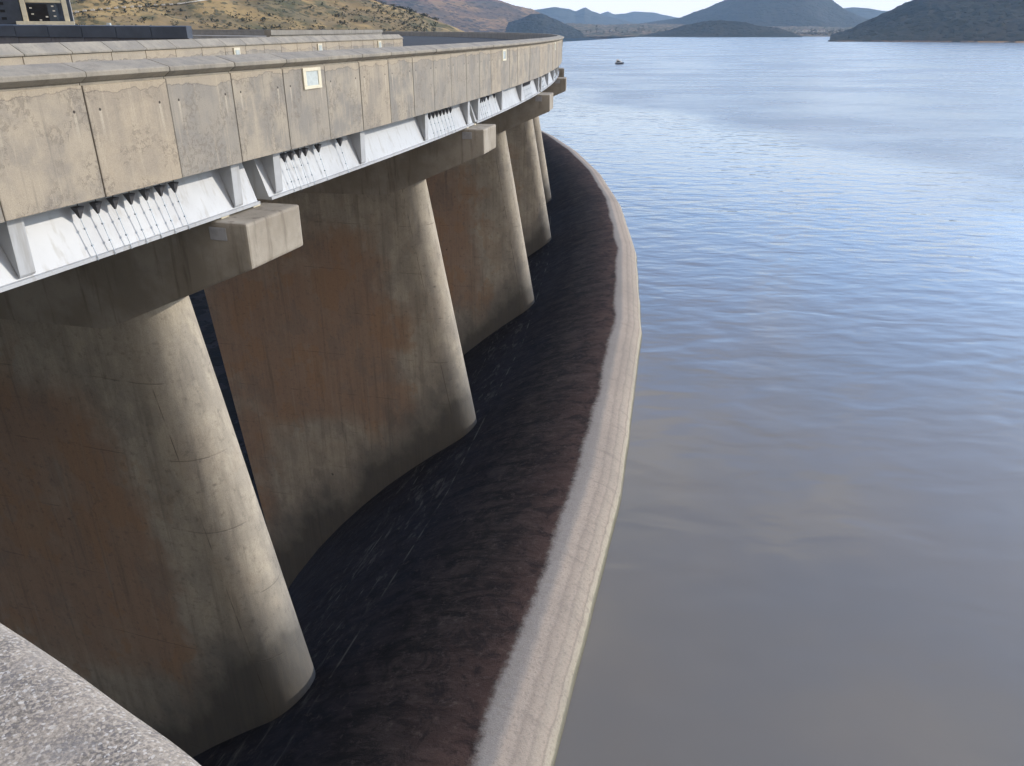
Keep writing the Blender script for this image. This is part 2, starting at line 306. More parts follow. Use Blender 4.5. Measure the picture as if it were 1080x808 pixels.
def poly_path(pts, sub=6):
    """Catmull-Rom through pts with outward normal on the right-hand side of travel"""
    P_ = [Vector((*p, 0)) for p in pts]; P_ = [P_[0] * 2 - P_[1]] + P_ + [P_[-1] * 2 - P_[-2]]; q = []
    for i in range(1, len(P_) - 2):
        for k in range(sub):
            t = k / sub; a, b, c, d = P_[i - 1:i + 3]
            q.append(.5 * ((2 * b) + (c - a) * t + (2 * a - 5 * b + 4 * c - d) * t * t + (3 * b - a - 3 * c + d) * t ** 3))
    q.append(P_[-2]); out = []
    for i, p in enumerate(q):
        d = (q[min(i + 1, len(q) - 1)] - q[max(i - 1, 0)]).normalized(); out.append((p.x, p.y, d.y, -d.x))
    return out
# ------------------------------------------------------------------ the setting: valley, lake, deck road
bm = bmesh.new(); bmesh.ops.create_circle(bm, cap_ends=True, radius=8900, segments=64)
struct('ground', bm, 'valley', loc=(0, 0, -75))

bm = bmesh.new()
angs = [-74 + 148 * i / 148 for i in range(149)]
Rs = [305.2, 330, 380, 480, 700, 1200, 2500, 5000, 8800]
rows = [[bm.verts.new(P(R, a, 0, (WX, WY))) for a in angs] for R in Rs]
for A, B in zip(rows, rows[1:]):
    for i in range(len(angs) - 1): bm.faces.new((A[i], B[i], B[i + 1], A[i + 1]))
struct('water', bm, 'water', loc=(0, 0, ZW), recalc=False)

# weir: one long body of revolution, flat-sided between bay joints
prof = [(305.95, -30), (306.0, -20.2), (306.0, -19.2), (305.93, -18.95), (305.75, -18.66), (305.45, -18.42), (305.1, -18.25), (304.6, -18.1), (304.0, -18.0), (303.3, -18.02),
        (302.5, -18.12), (301.5, -18.36), (300.5, -18.72), (299.5, -19.18), (298.5, -19.75), (297.4, -20.4), (296.2, -21.25), (295, -22.15), (293.5, -23.35), (292, -24.65), (290.3, -26.3), (288.6, -28.1),
        (287, -30.0), (285.3, -32.3), (283.8, -34.6), (281.5, -38.5), (279, -43.2), (275, -51.5), (270, -63), (262, -74.9)]
us = [0.0]
for (a, b), (c, d) in zip(prof[2:], prof[3:]): us.append(us[-1] + math.hypot(a - c, b - d))
us = [-11, -1] + us
bm = bmesh.new(); uvl = bm.loops.layers.uv.new('UVMap'); A0, STEP = -22.0, 3.87
verts = []
NB, SUB = 14, 16
for ib in range(NB * SUB + 1):
    b, t = divmod(ib, SUB); t /= SUB
    a = A0 + 1.10 + b * STEP; p0 = P(1, a, 0, (0, 0)); p1 = P(1, a + STEP, 0, (0, 0)); d = p0.lerp(p1, t)
    wob = .05 * noise.noise(Vector((ib * .35, 0, 3))) + .03 * noise.noise(Vector((ib * 1.1, 5, 0)))
    verts.append([bm.verts.new((WX + d.x * (R + (wob if j < 6 else 0)), WY + d.y * (R + (wob if j < 6 else 0)), z)) for j, (R, z) in enumerate(prof)])
for i in range(len(verts) - 1):
    for j in range(len(prof) - 1):
        f = bm.faces.new((verts[i][j], verts[i + 1][j], verts[i + 1][j + 1], verts[i][j + 1])); f.smooth = True
        for lp, (ii, jj) in zip(f.loops, ((i, j), (i + 1, j), (i + 1, j + 1), (i, j + 1))): lp[uvl].uv = (us[jj], ii * STEP * 5.34 / SUB)
w = link('spillway_weir', bm, 'weir')
tag(w, 'long curved dark-stained concrete weir with a pale crest at the edge of the lake', 'weir')

# gravity blocks that close the dam on either side of the spillway
def wallblock(name, pts, z0, z1, label):
    b = bmesh.new(); prism(b, pts, 'z', z0, z1); return tag(link(name, b, 'block'), label, 'dam block')
bm = bmesh.new(); sweep(bm, [(306.3, -76), (306.3, -1.9), (262, -1.9), (262, -76)], [(WX, WY, math.cos(rad(a)), math.sin(rad(a))) for a in [33 + i for i in range(0, 32)]])
tag(link('dam_wall', bm, 'block'), 'far concrete dam wall curving away beyond the spillway', 'dam wall')

# deck: slab and asphalt
bm = bmesh.new(); sweep(bm, [(300.2, -2.94), (300.2, -1.76), (274, -1.76), (274, -2.94)], [(CX, CY, nx, ny) for _, _, nx, ny in arcpath(300, -21.5, 62, 1.0)])
tag(link('bridge_deck', bm, 'deck'), 'concrete bridge deck slab carried on the spillway piers behind the parapet', 'bridge deck')
bm = bmesh.new(); sweep(bm, [(299.9, -1.754), (274.4, -1.754)], [(CX, CY, nx, ny) for _, _, nx, ny in arcpath(300, -21.4, 62, 1.0)], closed=False)
struct('road', bm, 'asphalt')

# ------------------------------------------------------------------ upstream parapet of precast panels
ZT, ZB = -.94, -2.98
PW = .43
wall = empty('parapet_wall', P(300.3, -10, ZB), 0, 'long sunlit parapet of tall precast concrete panels with a sloping coping facing the lake', 'parapet')
org = wall.location.copy()
def on_arc(o, R, ang, z, parent=wall):
    """parts face outward: local y = outward, local x = along the wall"""
    base = parent.location if parent else Vector(); o.location = P(R, ang, z) - Vector(base); o.rotation_euler.z = rad(ang) - math.pi / 2; return o
wl = 2 * 300.45 * math.sin(rad(PW / 2)) - .022
bm = bmesh.new(); box(bm, -wl / 2, wl / 2, -.13, .13, -1.02, 1.02, .014); pan0 = link('panel', bm, 'panel', wall)
wl2 = wl
bm = bmesh.new()
prism(bm, [(-.50, .0), (-.50, .31), (-.33, .33), (.165, .195), (.185, .175), (.185, .10), (.03, .0)], 'x', -wl2 / 2, wl2 / 2, .012)
for v in bm.verts: v.co = Vector((v.co.x, v.co.y, v.co.z))
cop0 = link('coping', bm, 'coping', wall)
bm = bmesh.new(); box(bm, -1.12, 1.12, -.05, .07, -.02, .07, .01); led0 = link('bed_joint', bm, 'coping', wall)
bm = bmesh.new(); box(bm, -.02, .02, -.08, .06, -1.0, 1.0); jn0 = None
A_FIRST = -17.37 - 7 * PW
NP = 62
first = True
for i in range(NP):
    a = A_FIRST + (i + .5) * PW; dz = random.uniform(-.006, .006)
    for k, (src, R, z) in enumerate(((pan0, 300.32 + random.uniform(-.008, .008), (ZT + ZB) / 2 + dz), (cop0, 300.42 + random.uniform(-.01, .01), ZT + .05), (led0, 300.34, ZT + .0))):
        o = src if first else src.copy()
        if not first: COL.objects.link(o); o.parent = wall
        on_arc(o, R, a, z)
    first = False
a_end = A_FIRST + NP * PW
sweepP = lambda pr, a0, a1, s=.86: (lambda b: (sweep(b, pr, [(CX - org.x, CY - org.y, nx, ny) for _, _, nx, ny in arcpath(300, a0, a1, s)]), b)[1])(bmesh.new())
o = link('panel', sweepP([(300.45, ZB - org.z), (300.45, ZT - org.z), (300.18, ZT - org.z), (300.18, ZB - org.z)], a_end + .01, 58), 'panel', wall); tag(o, kind='stuff')
o = link('coping', sweepP([(300.45, ZT + .05 - org.z), (300.6, ZT + .15 - org.z), (300.6, ZT + .24 - org.z), (300.09, ZT + .38 - org.z), (299.92, ZT + .36 - org.z), (299.92, ZT + .05 - org.z)], a_end + .01, 58), 'coping', wall); tag(o, kind='stuff')
# the wall's inner skin, down to the road
o = link('backing', sweepP([(300.17, ZT - .0 - org.z), (299.93, ZT + .045 - org.z), (299.93, -1.75 - org.z), (300.17, -1.75 - org.z)], A_FIRST, 58), 'deck', wall)
# joints: dark sealant behind the panel gaps
o = link('joint_seal', sweepP([(300.24, ZB + .05 - org.z), (300.24, ZT + .12 - org.z), (300.19, ZT + .12 - org.z), (300.19, ZB + .05 - org.z)], A_FIRST, a_end, .43), 'joint', wall)
# recessed bulkhead lights
def wall_light(parent, R, ang, z, wdt=.98, hgt=.55):
    bm = bmesh.new(); w2, h2 = wdt / 2, hgt / 2
    box(bm, -w2, w2, -.05, .03, -h2, -h2 + .09, .01); box(bm, -w2, w2, -.05, .03, h2 - .09, h2, .01)
    box(bm, -w2, -w2 + .16, -.05, .028, -h2 + .091, h2 - .091, .008); box(bm, w2 - .16, w2, -.05, .028, -h2 + .091, h2 - .091, .008)
    fr = link('wall_light', bm, 'cream', parent); on_arc(fr, R, ang, z, parent)
    bm = bmesh.new(); box(bm, -w2 + .161, w2 - .161, -.03, .012, -h2 + .091, h2 - .091, .004); link('lens', bm, 'lens', fr)
for a in (-19.7, -15.80, -11.64, -7.10, -3.2): wall_light(wall, 300.46, a, -1.24)

# ------------------------------------------------------------------ steel girders
GAPS = [-20.05, -16.30, -12.62, -8.6, -4.7, -.8, 3.1, 7.0, 10.9]
gl = ['white steel girder under the nearest stretch of parapet, cut by the photo edge', 'white steel girder between the nearest and the second cantilever beam', 'white steel girder between the second and the third cantilever beam',
      'white steel girder between the third and the fourth cantilever beam', 'farthest visible white steel girder, at the tip of the curving parapet']
for gi in range(len(GAPS) - 1):
    g0, g1 = GAPS[gi] + .07, GAPS[gi + 1] - .035; mid = (g0 + g1) / 2; base = P(299, mid, -4.2)
    lab = gl[gi] if gi < len(gl) else 'white steel girder hidden behind the tip of the parapet'
    g = empty('bridge_girder', base, 0, lab, 'girder', 'white girders under the deck')
    pth = [(CX - base.x, CY - base.y, nx, ny) for _, _, nx, ny in arcpath(300, g0, g1, .5)]
    bm = bmesh.new(); sweep(bm, [(299.70, 1.245), (300.075, .075), (300.16, .075), (300.16, .0), (297.4, .0), (297.4, 1.245)], pth); link('box_web', bm, 'white', g)
    if gi > 4: continue
    def wedge(ang, wd=.34):
        bm = bmesh.new(); prism(bm, [(-.36, .0), (.13, .0), (.10, -1.08), (.07, -1.13)], 'x', -wd / 2, wd / 2, .008)
        for v in bm.verts: pass
        o = link('stiffener', bm, 'white', g); o.location = P(300.03, ang, -2.962) - base; o.rotation_euler.z = rad(ang) - math.pi / 2
    s = GAPS[gi]
    for q in (.16, 1.17, 2.33): wedge(s + q)
    wedge(GAPS[gi + 1] - .20)
    dr = [.29, .36, .44, .51, .66, .93] + [2.63 + .088 * k for k in range(7)]
    if gi == 0: dr = dr[6:]
    if gi == 1: dr = dr[:6] + [2.50 + .09 * k for k in range(7)]
    for q in dr:
        a = s + q; bm = bmesh.new()
        tube(bm, [(0, -.07, -.40), (0, .04, -.80), (0, .147, -1.19), (0, .147, -1.25)], .009, 6); 
        for zc, yc in ((-.62, -.01), (-.95, .081)): box(bm, -.017, .017, yc - .02, yc + .022, zc - .016, zc + .016)
        dp = link('drain_pipe', bm, 'rod', g); dp.location = P(300.03, a, -2.96) - base; dp.rotation_euler.z = rad(a) - math.pi / 2
        bm = bmesh.new(); h = .088
        top = [bm.verts.new(p) for p in ((-h, -.16, -.19), (h, -.16, -.19), (h, .01, -.19), (-h, .01, -.19))]; bot = [bm.verts.new(p) for p in ((-.015, -.08, -.42), (.015, -.08, -.42), (.015, -.05, -.42), (-.015, -.05, -.42))]
        for k in range(4): bm.faces.new((top[k], top[(k + 1) % 4], bot[(k + 1) % 4], bot[k]))
        bm.faces.new(top); bm.faces.new(bot); tube(bm, [(0, -.06, -.175), (0, -.06, -.005)], .01, 5)
        link('funnel', bm, 'funnel', dp)

# ------------------------------------------------------------------ piers with cantilevered cap beams
PA = [-16.47, -12.69, -8.62, -4.74, -.86, 3.0]
pl = ['nearest spillway pier, leaning, its long stained side filling the left of the photo', 'second spillway pier from the camera, brown-washed side and pale rounded nose', 'third spillway pier from the camera, with a brown lower half above the dark weir',
      'fourth spillway pier from the camera, tall and grey against the dark weir', 'fifth and slimmest-looking spillway pier, just showing past the fourth', 'sixth spillway pier, hidden behind the fifth']
def nose(z): return 297.55 + (-6.9 - z) * .178
def tail(z): return 284.2 + (-8 - z) * .10
for i, a in enumerate(PA):
    base = P(292, a, -20)
    g = empty('spillway_pier', base, rad(a), pl[i], 'pier', 'leaning concrete piers along the spillway')
    bm = bmesh.new(); rings = []; HW = 1.2
    zs = [-5.6 - k * 1.1 for k in range(40)]
    for z in zs:
        rn, rt = nose(z) - 292, tail(z) - 292; ring = []
        for k in range(17):
            t = math.pi / 2 - math.pi * k / 16; ring.append(bm.verts.new((rn - HW + HW * math.cos(t), HW * math.sin(t), z + 20)))
        for k in range(1, 12): ring.append(bm.verts.new((rn - HW + (rt - rn + HW) * k / 12, -HW, z + 20)))
        ring.append(bm.verts.new((rt, -HW, z + 20))); ring.append(bm.verts.new((rt, HW, z + 20)))
        for k in range(11, 0, -1): ring.append(bm.verts.new((rn - HW + (rt - rn + HW) * k / 12, HW, z + 20)))
        rings.append(ring)
    n = len(rings[0])
    for A, B in zip(rings, rings[1:]):
        for k in range(n):
            f = bm.faces.new((A[k], A[(k + 1) % n], B[(k + 1) % n], B[k])); f.smooth = k < 16
    bm.faces.new(rings[0]); bm.faces.new(rings[-1][::-1])
    sh = link('shaft', bm, 'pier', g)
    bm = bmesh.new(); W = 1.225
    prism(bm, [(9.0, 15.74), (9.0, 14.62), (4.0, 12.5), (-7.9, 12.25), (-8.4, 12.6), (-8.4, 15.74)], 'y', -W, W, .07)
    cb = link('cap_beam', bm, 'cap', g)
    bm = bmesh.new(); box(bm, 7.95, 8.42, -W - .035, -W - .003, 15.30, 15.62, .015); link('plate', bm, 'plate', g)
    for yy in (-.75, .62):
        bm = bmesh.new(); box(bm, 7.55, 8.1, yy - .16, yy + .16, 15.742, 15.798, .005); link('bearing', bm, 'cream', g)
    for x0, x1 in ((-7.6, -5.4), (1, 5.1)):
        bm = bmesh.new(); box(bm, x0, x1, -1.0, 1.0, 15.742, 17.05); link('pedestal', bm, 'deck', g)

# ------------------------------------------------------------------ second parapet on the deck, and the shaded downstream parapets
def built_wall(name, pts, ztops, zbase, plen, label, lights=(), faceout=1, mat='panel', copmat='coping', copH=.26, over=.14, slope=.12, th=.24):
    """pts: plan polyline, dense; ztops interpolated; split in precast lengths"""
    path = poly_path(pts, 24); L = [0]
    for a, b in zip(path, path[1:]): L.append(L[-1] + math.hypot(b[0] - a[0], b[1] - a[1]))
    def pos(s):
        s = max(0, min(L[-1], s))
        for i in range(len(L) - 1):
            if L[i + 1] >= s: t = (s - L[i]) / max(1e-6, L[i + 1] - L[i]); break
        x = path[i][0] + (path[i + 1][0] - path[i][0]) * t; y = path[i][1] + (path[i + 1][1] - path[i][1]) * t
        return x, y, ztops[0] + (ztops[1] - ztops[0]) * s / L[-1]
    n = int(L[-1] / plen); x, y, z = pos(0)
    root = empty(name, (x, y, zbase), 0, label, 'parapet')
    for k in range(n):
        x0, y0, z0 = pos(k * plen); x1, y1, z1 = pos((k + 1) * plen); ang = math.atan2(y1 - y0, x1 - x0); ln = math.hypot(x1 - x0, y1 - y0) - .03
        zt = (z0 + z1) / 2; c = Vector(((x0 + x1) / 2, (y0 + y1) / 2, 0)) - Vector((x, y, 0)) if False else Vector(((x0 + x1) / 2 - pos(0)[0], (y0 + y1) / 2 - pos(0)[1], 0))
        h = zt - zbase
        bm = bmesh.new(); box(bm, -ln / 2, ln / 2, -th / 2, th / 2, 0, h - copH - slope + .02, .012); o = link('panel', bm, mat, root); o.location = c + Vector((0, 0, 0)); o.rotation_euler.z = ang
        bm = bmesh.new(); q = th / 2 + over; yo = -faceout
        prism(bm, [(yo * q, h - copH - slope), (yo * q, h - slope), (-yo * th * .6, h), (-yo * q, h - .02), (-yo * q, h - copH - slope)], 'x', -ln / 2, ln / 2, .01); o = link('coping', bm, copmat, root); o.location = c; o.rotation_euler.z = ang
        if k in lights:
            bm = bmesh.new(); box(bm, -.3, .3, yo * (th / 2 + .03) - .03, yo * (th / 2 + .03) + .03, h - .85, h - .36, .01); f = link('wall_light', bm, 'cream', root); f.location = c; f.rotation_euler.z = ang
            bm = bmesh.new(); yy = yo * (th / 2 + .066); box(bm, -.19, .19, min(yy, yy - .008), max(yy, yy - .008) , h - .76, h - .45); link('lens', bm, 'lens', f)
    return root
mw = [(-14.3, 3), (-13.4, 12), (-12.53, 20.5), (-11.75, 30), (-10.74, 40.6), (-9.4, 50), (-7.75, 59.4)]
built_wall('inner_parapet', mw, (-.33, -.31), -1.76, 2.02, 'shorter pale precast parapet standing on the deck behind the long one, ending square', lights=(15, 20, 25), copH=.05, over=.06, slope=.24)
d1 = [(-44, 46.2), (-35, 44.8), (-26.2, 42.9), (-19.5, 41.3), (-13.6, 39.9)]
built_wall('downstream_parapet', d1, (.34, .14), -1.76, 1.95, 'shaded blue-grey parapet with posts in front of the tower on the downstream side', faceout=1, copH=.52, over=.10, slope=.03, mat='deckshade', copmat='slate')
bm = bmesh.new(); ds = empty('guard_wall', P(276, 10, -1.76), 0, 'far shaded guard wall on the downstream edge of the deck below the golden hillside', 'parapet')
o_ = ds.location; sweep(bm, [(275.3, 0), (275.3, 1.3), (275.0, 1.3), (275.0, 0)], [(CX - o_.x, CY - o_.y, nx, ny) for _, _, nx, ny in arcpath(300, -6.5, 60, 1)]); link('wall_body', bm, 'deck', ds)
bm = bmesh.new(); sweep(bm, [(275.45, 1.302), (275.45, 1.7), (274.85, 1.7), (274.85, 1.302)], [(CX - o_.x, CY - o_.y, nx, ny) for _, _, nx, ny in arcpath(300, -6.5, 60, 1)]); link('coping', bm, 'deck', ds)

# ------------------------------------------------------------------ viewing platform under the camera
pp = [(-14.0, 2.1), (-9, 3.0), (-6, 2.95), (-3.6, 2.35), (-2.0, 1.74), (-.96, 1.135), (-.66, .95), (-.42, .79), (.0, .45), (.5, -.2), (.85, -1.0), (1.1, -3), (1.2, -7)]
path = poly_path([(x, y) for x, y in pp], 8)
path = [(x, y, -nx, -ny) for x, y, nx, ny in path]      # outward = left of travel
cap = [(0, -1.30), (0, -1.05)] + [(-.07 + .07 * math.cos(t), -1.05 + .07 * math.sin(t)) for t in [math.pi / 8 * k for k in range(1, 5)]] + [(-.22, -.972), (-.38, -.98)] + [(-.43 - .07 * math.sin(t), -1.05 + .07 * math.cos(t)) for t in [math.pi / 8 * k for k in range(0, 5)]] + [(-.5, -1.30)]
vp = empty('viewpoint_parapet', (-.5, .8, -1.66), 0, 'rounded exposed-aggregate parapet top crossing the bottom left corner', 'parapet')
off = Vector(vp.location)
bm = bmesh.new(); sweep(bm, [(a, z - off.z) for a, z in cap], [(x - off.x, y - off.y, nx, ny) for x, y, nx, ny in path]); link('coping', bm, 'speckle', vp, smooth=True)
bm = bmesh.new(); sweep(bm, [(-.06, 0), (-.06, -1.302 - off.z), (-.44, -1.302 - off.z), (-.44, 0)], [(x - off.x, y - off.y, nx, ny) for x, y, nx, ny in path]); link('wall_body', bm, 'block', vp)
pts = [(x, y) for x, y, *_ in path] + [(1.2, -30), (-45, -30), (-45, 2.1)]
bm = bmesh.new(); prism(bm, [(x - .0, y) for x, y in pts], 'z', -75, -1.765); tag(link('abutment_block', bm, 'block'), 'concrete abutment block under the viewpoint at the near end of the spillway', 'dam block')

# ------------------------------------------------------------------ tower by the downstream wall
tw = at(18, 27, 80); tr = at(79, 27, 80); ang = math.atan2(tr.y - tw.y, tr.x - tw.x); LW = (tr - tw).length
T = empty('control_tower', (tw.x, tw.y, .0), ang, 'slate-blue control tower with pale concrete frame at the top left corner', 'tower')
def tb(name, mat, *a, bev=0.02, parent=None): bm = bmesh.new(); box(bm, *a, bev); return link(name, bm, mat, parent or T)
tb('podium', 'block', -6, LW + .2, .5, 8, -75, .0); tb('sill', 'cream', 0, LW, -.5, .7, .12, .60)
tb('cladding', 'slate', -5.6, .48, .3, 6.5, .005, 9)
for x0 in (.55, 3.55): tb('frame_post', 'cream', x0, x0 + .36, -.2, .5, .61, 9)
tb('frame_head', 'cream', .1, 4.3, -.3, 7, 9.01, 9.5)
tb('wall', 'slate', .92, 4.2, 1.6, 7, .41, 9)
win = tb('window', 'blue', .93, 3.2, 1.2, 1.45, .45, 8.8)
for z in (2.0, 4.2, 6.4): tb('crossbar', 'cream', .94, 3.52, .95, 1.18, z, z + .2)
tb('opening', 'dark', 1.0, 2.45, .9, 1.18, .45, 1.9); tb('mullion', 'blue', 2.95, 3.1, .9, 1.15, .45, 1.95)
for bx, bz in ((1.15, 1.55), (1.2, 1.1), (2.2, .9), (2.75, 1.7), (2.8, .95), (1.7, .65), (2.8, 1.35)): tb('bracket', 'stone', bx, bx + .18, .8, .88, bz, bz + .1, bev=0)
for ix in range(4):
    for iz in range(6):
        tb('vent', 'dark', -4.4 + ix * 1.15, -4.05 + ix * 1.15, .27, .299, .7 + iz * .55, .9 + iz * .55, bev=0)

# ------------------------------------------------------------------ hills
def ridge(name, crest, dc, df, db, mat, zf=-24, amp=.10, nf=3.0, pw=1.15, nu=220, nv=46, rough=0.0, seed=0, kind='structure'):
    """crest: (px, py) silhouette as seen from the dam; real terrain from foot distance df over crest at dc to db behind"""
    bm = bmesh.new(); x0, x1 = crest[0][0], crest[-1][0]; G = []
    def cy(x):
        for (a, b), (c, d) in zip(crest, crest[1:]):
            if a <= x <= c:
                t = (x - a) / (c - a); t = t * t * (3 - 2 * t) * .35 + t * .65; return b + (d - b) * t
        return crest[-1][1]
    for i in range(nu + 1):
        x = x0 + (x1 - x0) * i / nu; p = at(x, cy(x), 1.0); u = Vector((p.x, p.y, 0)); h = max(p.z * dc, zf + .5); col = []
        for j in range(nv + 1):
            s = j / nv * 1.45
            if s <= 1: d = df + (dc - df) * s; z = zf + (h - zf) * (s ** pw)
            else: t = (s - 1) / .45; d = dc + (db - dc) * t; z = h + (zf - h) * t * t
            q = u * d; sc = nf / dc
            nz = noise.fractal(Vector((q.x * sc + seed, q.y * sc, seed * 2)), 1.0, 2.1, 6)
            gul = abs(noise.noise(Vector((q.x * sc * 1.6, q.y * sc * 1.6, seed + 7))))
            w = min(1, s * 1.6) * (1 if s < .93 else .35)
            z += (nz - gul * .8) * amp * (h - zf) * w + rough * noise.noise(Vector((q.x * .09, q.y * .09, seed))) * min(1, s * 5)
            col.append(bm.verts.new((q.x, q.y, z)))
        G.append(col)
    for a, b in zip(G, G[1:]):
        for j in range(nv): f = bm.faces.new((a[j], b[j], b[j + 1], a[j + 1])); f.smooth = True
    o = tag(link(name, bm, mat, recalc=False), kind=kind); return o
hillA = ridge('near_hillside', [(-420, -230), (-150, -150), (60, -95), (200, -62), (300, -30), (385, -2), (430, 11), (470, 24), (490, 33), (505, 44)], 640, 400, 900, 'gold', zf=-24, amp=.10, nf=5, pw=1.25, nu=300, nv=70, rough=1.2, seed=3)
ridge('brown_hill', [(150, -150), (300, -90), (420, -45), (480, -18), (520, -2), (545, 6), (560, 9), (575, 16), (590, 22), (604, 30), (622, 36), (640, 40)], 3300, 2500, 4500, 'brown', amp=.07, nf=6, pw=1.1, rough=2.5, seed=11)
ridge('dark_spur', [(500, 36), (520, 30), (545, 21), (562, 14.5), (572, 14), (585, 20), (600, 27), (615, 34), (628, 40)], 2850, 2450, 3300, 'dkhill', amp=.05, nf=12, rough=3, seed=5)
ridge('low_shore', [(540, 30), (570, 27), (600, 24.5), (640, 26), (680, 25), (730, 26), (790, 28), (840, 28), (900, 29), (960, 30), (1010, 38)], 3700, 2680, 4600, 'shore', amp=.10, nf=14, pw=.55, rough=3.5, seed=21)
ridge('dark_headland', [(672, 38.5), (700, 33), (725, 26), (745, 22), (760, 21.3), (785, 23), (800, 27), (820, 29), (835, 34), (846, 38.5)], 2560, 2380, 2900, 'dkhill', amp=.05, nf=9, rough=2, seed=31, zf=-19.5)
ridge('table_hill', [(640, 31), (690, 22.5), (715, 19), (740, 10), (765, 0), (790, -16), (805, -22), (850, -24), (865, -14), (880, 2), (895, 12), (915, 20), (950, 27), (1000, 31)], 4600, 3750, 6200, 'mesa', amp=.05, nf=7, pw=1.2, rough=3, seed=41)
ridge('right_hill', [(876, 37), (890, 33), (915, 22), (935, 13), (955, 3), (985, -9), (1020, -18), (1100, -26), (1200, -30), (1400, -10), (1500, 20), (1580, 42)], 1950, 1560, 2900, 'dkhill', amp=.08, nf=7, pw=.9, nu=320, nv=60, rough=3.5, seed=51, zf=-19.8)
ridge('far_gap_hill', [(860, 16), (880, 9.5), (900, 7.5), (915, 8.5), (930, 11), (960, 14), (1000, 20)], 6800, 5800, 8500, 'far', amp=.04, nf=8, seed=61)
ridge('blue_mountain', [(520, 18), (566, 10), (585, 7), (600, 9), (607, 11.5), (617, 7.5), (625, 12), (640, 17), (655, 20), (668, 24), (680, 30)], 7000, 6300, 8000, 'far', amp=.05, nf=9, seed=71)
ridge('farthest_mountain', [(560, 22), (600, 20), (625, 17), (641, 12), (648, 15), (660, 14), (668, 12), (690, 13), (700, 15.5), (715, 18.5), (730, 20), (760, 25), (820, 28)], 8800, 8100, 9600, 'far', amp=.04, nf=9, seed=81)

# scrub on the near hillside, guard stones and kerb of the hill road
from mathutils.bvhtree import BVHTree
bv = BVHTree.FromPolygons([v.co for v in hillA.data.vertices], [list(p.vertices) for p in hillA.data.polygons])
def ground_at(px, py):
    r = ray(px, py); h = bv.ray_cast(Vector((0, 0, 0)), r.normalized()); return h[0]
def clump(bm, c, r, n=7):
    for _ in range(n):
        d = Vector((random.gauss(0, .45), random.gauss(0, .45), abs(random.gauss(0, .35)))) * r; q = c + d
        for _ in range(3):
            a = Vector((random.uniform(-1, 1), random.uniform(-1, 1), random.uniform(-.6, 1))) * r * .5; b = Vector((random.uniform(-1, 1), random.uniform(-1, 1), random.uniform(-.6, 1))) * r * .5
            bm.faces.new([bm.verts.new(q), bm.verts.new(q + a), bm.verts.new(q + b)])
bm = bmesh.new(); cnt = 0
for _ in range(7000):
    az = rad(random.uniform(-38, -5)); d = random.uniform(440, 690); x, y = d * math.sin(az), d * math.cos(az)
    if noise.noise(Vector((x * .02, y * .02, 4))) < random.uniform(-.35, .25): continue
    h = bv.ray_cast(Vector((x, y, 400)), Vector((0, 0, -1)))[0]
    if h is None or h.z < -15: continue
    clump(bm, h + Vector((0, 0, .25)), random.choice((.5, .7, .9, 1.3, 2.0))); cnt += 1
tag(link('scrub', bm, 'leaf', recalc=False), 'olive scrub bushes scattered over the dry golden hillside', 'scrub', kind='stuff')
bm = bmesh.new(); lastp = None
road = [(60, 17), (90, 12.5), (130, 9), (170, 6.5), (190, 5), (208, 2.5), (222, 0), (235, -4)]
pth = []
for (a, b), (c, d) in zip(road, road[1:]):
    for k in range(8):
        g = ground_at(a + (c - a) * k / 8, b + (d - b) * k / 8)
        if g: pth.append(g)
if len(pth) > 4:
    A, B = [], []
    for i, p in enumerate(pth):
        A.append(bm.verts.new(p + Vector((0, 0, .5)))); q = Vector((p.x, p.y, 0)).normalized() * 6; B.append(bm.verts.new(p + q + Vector((0, 0, .9))))
    for i in range(len(A) - 1): bm.faces.new((A[i], A[i + 1], B[i + 1], B[i]))
    struct('hill_road', bm, 'asphalt')
n = 0
GN = 'white guard stones beside the hillside road'
for k in range(15):
    x = 73 + k * 8.3; t = (x - 60) / 1.0
    y = next(b + (d - b) * (x - a) / (c - a) for (a, b), (c, d) in zip(road, road[1:]) if a <= x <= c) + .3
    g = ground_at(x, y)
    if not g: continue
    bm = bmesh.new(); prism(bm, [(-1.0, 0), (-.85, .75), (-.6, .9), (.6, .9), (.85, .75), (1.0, 0)], 'y', -.25, .25, .03)
    o = link('guard_stone', bm, 'stone', loc=g + Vector((0, 0, .35)), rotz=.25); tag(o, 'white guard stone in the dashed row along the hillside road at top left', 'guard stone', GN)
bm = bmesh.new(); kp = [ground_at(188 + k * 3.5, 5.2 - k * .52) for k in range(12)]; kp = [q + Vector((0, 0, .5)) for q in kp if q]
if len(kp) > 2: tube(bm, kp, .35, 5); tag(link('road_kerb', bm, 'stone'), 'continuous pale kerb of the hillside road, curving out of the top of the photo', 'kerb')
# lamp post right of the tower
lp = at(77.5, 22, 95); L_ = empty('lamp_post', (lp.x, lp.y, -2), 0, 'thin grey lamp post just right of the control tower', 'lamp post')
bm = bmesh.new(); tube(bm, [(0, 0, 0), (0, 0, 7.5)], [.09, .06], 8); link('pole', bm, 'plate', L_)
bm = bmesh.new(); tube(bm, [(0, 0, 7.45), (.5, 0, 7.7), (1.2, 0, 7.75)], .04, 6); box(bm, .9, 1.5, -.14, .14, 7.70, 7.80, .02); link('lamp_head', bm, 'plate', L_)
bm = bmesh.new(); box(bm, -5.5, .6, -2, 2, -73, 0); tag(link('platform', bm, 'block', loc=(lp.x, lp.y, -2)), 'concrete service platform under the lamp post beyond the parapet', 'platform')
mk = at(115, 27, 58); M_ = empty('marker_post', (mk.x, mk.y, -1.76), 0, 'small pale box on a post rising above the shaded parapet', 'marker')
bm = bmesh.new(); tube(bm, [(0, 0, 0), (0, 0, 1.75)], .05, 8); link('post', bm, 'plate', M_); bm = bmesh.new(); box(bm, -.11, .11, -.1, .1, 1.752, 2.12, .02); link('box_head', bm, 'lens', M_)

